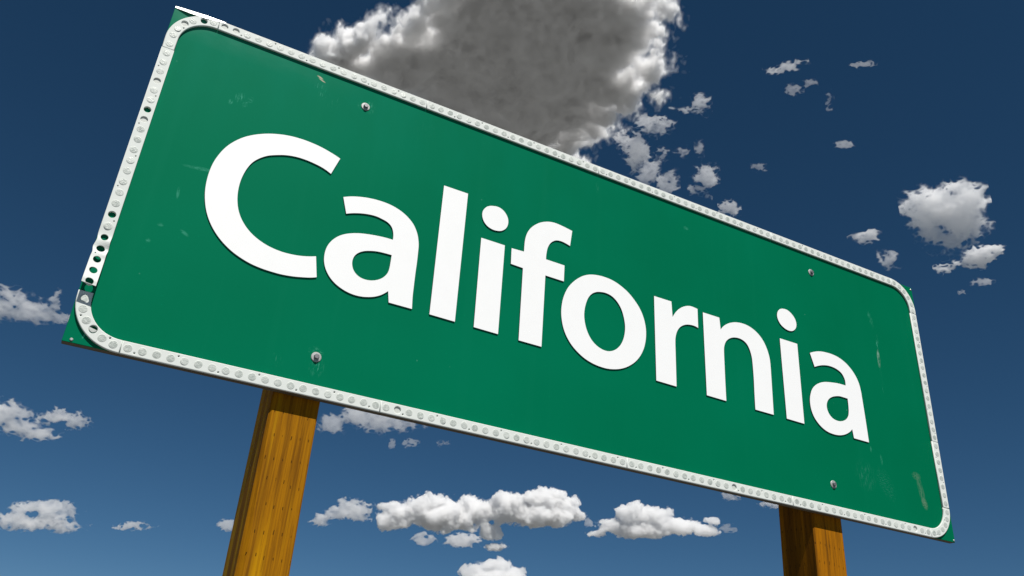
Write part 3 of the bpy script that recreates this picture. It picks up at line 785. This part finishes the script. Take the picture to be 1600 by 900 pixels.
# x, y, radius in metres, how much is missing
THIN_SPOTS = [(616, 1040, 16, 0.85), (622, 1022, 14, 0.8), (678, 1340, 18, 0.9), (697, 1339, 14, 0.8), (766, 1371, 45, 0.9), (693, 1124, 38, 0.45), (402, 1200, 60, 0.25), (572, 1000, 45, 0.3)]
def big_cloud():
    vox = 2.0
    P = np.array(BASE_PLAN, float)
    lo, hi = P.min(0) - 60, P.max(0) + 60
    nx, ny, nz = [int(s / vox) for s in (*(hi - lo), 250.0)]
    X, Y = np.meshgrid(lo[0] + np.arange(nx) * vox, lo[1] + np.arange(ny) * vox, indexing='ij')
    inside = np.zeros(X.shape, bool)
    dist = np.full(X.shape, 1e9)
    for a, b in zip(P, np.roll(P, -1, 0)):
        hit = ((a[1] > Y) != (b[1] > Y)) & (X < (b[0]-a[0]) * (Y - a[1]) / (b[1] - a[1] + 1e-9) + a[0])
        inside ^= hit
        ab = b - a
        t = np.clip(((X - a[0]) * ab[0] + (Y - a[1]) * ab[1]) / (ab @ ab), 0, 1)
        dist = np.minimum(dist, np.hypot(X - a[0] - t * ab[0], Y - a[1] - t * ab[1]))
    d = np.where(inside, dist, -dist).astype(np.float32)
    d = np.minimum(d, 130.0)
    Z = (np.arange(nz) * vox - 50.0).astype(np.float32)
    for (x, y, r, k) in THIN_SPOTS:              # places where the cloud is thin and the light comes through
        d = d * (1.0 - k * np.exp(-((X - x) ** 2 + (Y - y) ** 2) / r ** 2)).astype(np.float32)
    n = fractal((nx, ny, nz), vox, 140.0, 11, 7, 0.62, stretch=(1, 1, 1.5))
    n2 = 0.75 * fractal((nx, ny, nz), vox, 44.0, 12, 5, 0.8, mode=-1, stretch=(1, 1.2, 1.5)) + 0.65 * fractal((nx, ny, nz), vox, 38.0, 13, 5, 0.75, mode=1, stretch=(1, 1.2, 1.3))
    thick = np.sign(d) * np.abs(d / 130.0) ** 1.7
    top = 105.0 * thick[:, :, None] - Z[None, None, :]
    bot = Z[None, None, :] + 14.0 * thick[:, :, None]
    F = np.minimum(np.minimum(top, bot), d[:, :, None] * 0.8) / 40.0
    rim = np.exp(-np.maximum(d, 0) / 45.0)[:, :, None]
    F = (F + (0.15 + 0.12 * rim) * n + (0.03 + 0.27 * rim) * n2 + 0.03).astype(np.float32)
    org = (lo[0], lo[1], 1200.0 - 50.0)
    veils = [(cloud_mesh('cloud_veil', F + k, vox, org), q) for k, q in ((0.12, 0.05), (0.26, 0.016), (0.42, 0.006))]
    me = cloud_mesh('cloud', F, vox, org)
    finish(me, 'large dark grey cloud with glowing white ragged edges behind the top of the sign', 0.24, veils=veils, skin=0.02)
big_cloud()

CLOUDS = [
    ('broken chain of ragged cloud puffs right of the large grey cloud', [(40.53, 39.82, 0.574, 0.492, -5.3), (38.8, 39.6, 0.783, 0.453, -4.1), (36.88, 38.64, 1.08, 0.582, -2.7), (34.66, 37.83, 0.837, 0.67, -1.2), (35.29, 36.83, 0.629, 0.838, -1.5)], 0.75, 2.2),
    ('faint shred of cloud below the broken chain of puffs', [(37.35, 36.73, 0.376, 0.376, -2.7), (38.89, 36.83, 0.457, 0.249, -3.7), (40.37, 36.99, 0.331, 0.455, -4.6)], 0.8, 1.0),
    ('ragged cloud puff touching the top edge of the sign, nearest the large grey cloud', [(36.2, 35.52, 0.755, 0.755, -1.8), (35.99, 34.82, 0.757, 0.505, -1.6)], 0.7, 2.2),
    ('small torn puff resting on the sign edge, between two larger ragged puffs', [(37.71, 34.89, 0.586, 0.67, -2.6)], 0.75, 1.6),
    ('curved ragged wisp of cloud above the middle of the sign edge', [(40.61, 35.04, 0.747, 0.664, -4.3), (40.08, 34.49, 0.583, 0.416, -3.9), (40.78, 33.87, 0.249, 0.208, -4.1)], 0.75, 1.6),
    ('small white puff peeking over the upper edge of the sign, right of the wisps', [(42.32, 32.98, 0.579, 0.414, -4.8)], 0.7, 2.0),
    ('thin slanting streak of cloud high in the right of the sky', [(46.61, 41.31, 0.557, 0.199, -9.8), (47.74, 41.39, 0.634, 0.238, -10.6), (48.76, 41.52, 0.473, 0.158, -11.4)], 0.75, 1.2),
    ('faint wisp just under the slanting cloud streak', [(47.88, 39.96, 0.398, 0.278, -10.3), (49.24, 40.12, 0.355, 0.197, -11.3)], 0.75, 0.8),
    ('faint upright wisp right of the slanting cloud streak', [(50.51, 38.98, 0.236, 0.433, -11.7)], 0.75, 0.6),
    ('tiny flat wisp alone in the dark blue sky right of the sign top', [(51.06, 36.09, 0.513, 0.197, -11.1)], 0.6, 1.0),
    ('tiny wisp of cloud alone above the sign lettering', [(44.75, 35.45, 0.408, 0.245, -6.9)], 0.7, 0.7),
    ('thin wisp of cloud near the upper right corner of the sky', [(53.38, 40.57, 0.655, 0.154, -14.4)], 0.85, 0.5),
    ('fluffy white round cloud in the sky right of the sign', [(56.94, 30.77, 1.83, 1.448, -12.4), (58.1, 31.51, 1.058, 0.756, -13.5), (56.12, 29.87, 1.074, 0.767, -11.5), (58.12, 30.35, 0.755, 0.906, -12.9), (56.92, 29.33, 0.952, 0.533, -11.7), (55.58, 31.68, 0.501, 0.501, -12.0), (56.47, 28.48, 0.649, 0.306, -11.0)], 0.62, 4.4),
    ('kite shaped white cloud below the fluffy round cloud', [(58.26, 27.93, 0.828, 0.602, -11.8), (59.19, 28.21, 0.598, 0.224, -12.4), (57.18, 27.74, 0.456, 0.19, -11.0), (56.22, 27.59, 0.497, 0.268, -10.4)], 0.5, 3.5),
    ('small bright oval cloud above the right end of the sign', [(51.63, 30.3, 0.752, 0.396, -9.1), (50.95, 30.35, 0.397, 0.199, -8.8)], 0.5, 3.0),
    ('small ragged cloud just above the top right corner of the sign', [(52.95, 28.64, 0.549, 0.549, -9.2), (53.03, 29.1, 0.313, 0.274, -9.4)], 0.6, 2.2),
    ('faint wisp below the kite shaped cloud', [(58.32, 26.46, 0.526, 0.188, -11.0), (56.95, 26.04, 0.19, 0.114, -10.0)], 0.65, 0.9),
    ('white streaky cloud at the far left beside the bent strip corner of the sign', [(-7.27, 20.64, 1.471, 0.809, 17.9), (-5.87, 20.74, 1.192, 0.708, 17.2), (-4.75, 20.67, 0.903, 0.451, 16.6), (-4.4, 21.64, 0.34, 0.681, 16.9), (-3.89, 20.67, 0.644, 0.303, 16.2)], 0.5, 2.8),
    ('slanting white cloud cut by the left edge of the picture, lower left', [(-5.18, 14.75, 0.804, 0.584, 13.6), (-4.06, 14.78, 0.59, 0.258, 13.1), (-4.15, 14.31, 1.103, 0.405, 12.9), (-2.99, 13.93, 1.001, 0.334, 12.3)], 0.55, 2.6),
    ('small oval white cloud left of the near post, below the sign corner', [(-2.17, 15.16, 1.014, 0.413, 12.6), (-1.13, 15.08, 0.719, 0.378, 12.2)], 0.5, 3.0),
    ('flat layered white cloud low in the left of the sky', [(-1.97, 9.23, 2.034, 0.472, 9.5), (-1.68, 9.92, 1.317, 0.402, 9.8), (-0.14, 10.07, 0.815, 0.445, 9.4), (-0.03, 9.22, 1.033, 0.295, 9.0)], 0.5, 3.2),
    ('tiny flat cloud low in the sky between the layered cloud and the near post', [(3.75, 9.79, 0.989, 0.228, 8.4)], 0.5, 2.4),
    ('tiny cloud touching the left side of the near post', [(8.92, 10.57, 0.629, 0.275, 7.5)], 0.5, 2.4),
    ('white cloud beneath the sign, right of the near post', [(14.28, 17.58, 0.912, 0.622, 7.8), (15.91, 18.2, 1.502, 0.709, 7.4), (17.25, 18.11, 1.088, 0.753, 6.9), (19.52, 18.28, 1.682, 0.379, 6.2)], 0.55, 2.6),
    ('pair of tiny puffs under the middle of the sign', [(18.46, 16.71, 0.209, 0.251, 6.3), (19.69, 16.96, 0.461, 0.209, 6.0)], 0.65, 1.2),
    ('faint wisp beneath the sign, right of the tiny puffs', [(22.0, 17.18, 0.421, 0.252, 5.3)], 0.75, 0.6),
    ('small ragged white cloud at the left end of the long low cloud', [(14.63, 11.57, 0.688, 0.324, 6.5), (15.64, 12.15, 0.814, 0.407, 6.3), (16.67, 12.46, 0.981, 0.572, 6.2), (16.15, 12.8, 0.736, 0.327, 6.3), (17.03, 11.98, 0.571, 0.286, 6.0)], 0.5, 3.2),
    ('long low cumulus cloud with a grey underside beneath the sign', [(18.83, 12.88, 0.905, 0.412, 5.7), (19.45, 12.3, 1.397, 0.698, 5.5), (21.21, 12.78, 1.817, 0.991, 5.2), (22.72, 12.59, 2.479, 0.95, 4.8), (24.37, 13.04, 1.865, 0.829, 4.4), (26.83, 13.34, 1.743, 1.121, 3.9), (29.01, 14.03, 1.913, 0.832, 3.4), (30.4, 13.67, 0.995, 0.871, 3.1), (28.63, 13.17, 2.569, 0.829, 3.5), (22.22, 13.27, 1.243, 0.58, 5.0), (25.75, 11.78, 0.659, 0.577, 4.1), (26.32, 10.95, 0.821, 0.287, 4.0), (19.4, 12.06, 1.231, 0.574, 5.5)], 0.33, 14.0),
    ('small puff hanging under the left half of the long low cloud', [(21.3, 10.96, 0.777, 0.409, 5.0)], 0.4, 3.5),
    ('small flat puff hanging under the middle of the long low cloud', [(23.75, 11.12, 0.985, 0.369, 4.5)], 0.45, 3.5),
    ('white cumulus cloud cut by the bottom edge of the picture', [(24.81, 9.17, 0.975, 0.569, 4.2), (26.13, 9.69, 1.1, 0.53, 4.0), (27.39, 9.38, 0.813, 0.488, 3.8), (26.18, 8.96, 1.826, 0.649, 4.0)], 0.35, 7.0),
    ('bright cumulus cloud with a pointed right tip, low right of the long cloud', [(34.75, 13.34, 1.109, 0.821, 2.1), (36.42, 13.27, 1.226, 0.736, 1.7), (33.63, 12.66, 1.231, 0.575, 2.4), (32.55, 12.18, 0.821, 0.287, 2.7), (35.79, 12.46, 2.121, 0.53, 2.0), (37.85, 12.76, 1.542, 0.568, 1.5), (39.31, 12.64, 0.969, 0.363, 1.2), (39.94, 13.16, 0.565, 0.242, 1.0)], 0.36, 8.0),
    ('tiny puff between the long low cloud and the pointed cloud', [(32.03, 12.79, 0.247, 0.247, 2.7)], 0.6, 1.5),
    ('faint wisp right of the pointed low cloud', [(41.0, 12.71, 0.481, 0.201, 0.8)], 0.7, 0.7),
    ('wisp of cloud under the sign, left of the far post', [(41.39, 14.77, 0.606, 0.283, 0.2)], 0.65, 1.6),
    ('small wisp touching the far post just under the sign', [(43.71, 14.19, 0.678, 0.239, -0.2)], 0.65, 1.6),
]
def small_cloud(k, label, ells, amp, od):
    az = sum(e[0] for e in ells) / len(ells)
    el = sum(e[1] for e in ells) / len(ells)
    height = 1200.0
    D = height / math.sin(rad(el))
    view = Vector((math.sin(rad(az)) * math.cos(rad(el)), math.cos(rad(az)) * math.cos(rad(el)), math.sin(rad(el))))
    r_ = view.cross(Vector((0, 0, 1))).normalized()
    u_ = r_.cross(view)
    m = D * math.pi / 180.0                       # metres per degree at the cloud
    E = []
    ragged = od < 4.5
    for (a, e, rx, ry, roll) in ells:
        E.append(((a - az) * math.cos(rad(e)) * m, (e - el) * m, rx * m, ry * m, rad(roll), min(max(0.8 * ry, 0.45 * rx), 1.3 * ry) * m * (0.55 if ragged else 1.0)))
    pad = 1.35
    lo = np.array([min(c[0] - pad * c[2] for c in E), min(c[1] - pad * c[3] * 1.25 for c in E), -pad * max(c[5] for c in E)])
    hi = np.array([max(c[0] + pad * c[2] for c in E), max(c[1] + pad * c[3] * 1.25 for c in E), pad * max(c[5] for c in E)])
    vox = max(0.9 * m * 0.0428, float(max(hi - lo)) / 330.0)
    n = [int(s / vox) + 2 for s in (hi - lo)]
    ax = [(lo[i] + np.arange(n[i]) * vox).astype(np.float32) for i in range(3)]
    U, V = ax[0][:, None, None], ax[1][None, :, None]
    Wd = ax[2][None, None, :]
    F = None
    size = sorted(c[3] for c in E)[len(E) // 2]
    for (cu, cv, rx, ry, roll, rw) in E:
        ca, sa = math.cos(roll), math.sin(roll)
        a = (U - cu) * ca + (V - cv) * sa
        b = (V - cv) * ca - (U - cu) * sa
        q = 1.0 - np.sqrt((a / rx) ** 2 + (b / ry) ** 2 + (Wd / rw) ** 2)
        q = q * (ry / size) ** 0.5
        F = q if F is None else np.maximum(F, q)
    n = tuple(n)
    if ragged:
        tex = 0.26 * fractal(n, vox, size * 1.6, 100 + k, 6, 0.62, stretch=(1.3, 1, 3)) + 0.40 * fractal(n, vox, size * 0.6, 300 + k, 5, 0.85, -1, (1.4, 1, 3))
    else:
        tex = 0.24 * fractal(n, vox, size * 1.8, 100 + k, 6, 0.6, stretch=(1, 1, 1.5)) + 0.29 * fractal(n, vox, size * 0.75, 300 + k, 5, 0.72, 1, (1, 1, 1.6))
    F = np.array(np.broadcast_to(F, n) + amp * tex - (0.10 if ragged else 0.2) * amp, np.float32)
    core = (0.58 if ragged else 0.7) * od / (2 * size)
    veils = [(cloud_mesh('cloud_veil', F + s_ * amp, vox, lo), q * core) for s_, q in (((0.15, 0.42), (0.32, 0.2), (0.52, 0.08)) if ragged else ((0.12, 0.3), (0.28, 0.08)))]
    me = cloud_mesh('cloud', F, vox, lo)
    if len(me.polygons) == 0:
        return
    fr = Matrix(((r_.x, u_.x, view.x, view.x * D), (r_.y, u_.y, view.y, view.y * D), (r_.z, u_.z, view.z, view.z * D), (0, 0, 0, 1)))
    fr.translation += CAM
    finish(me, label, core, fr, 'small fair weather clouds', veils)
for k, c in enumerate(CLOUDS):
    small_cloud(k, *c)
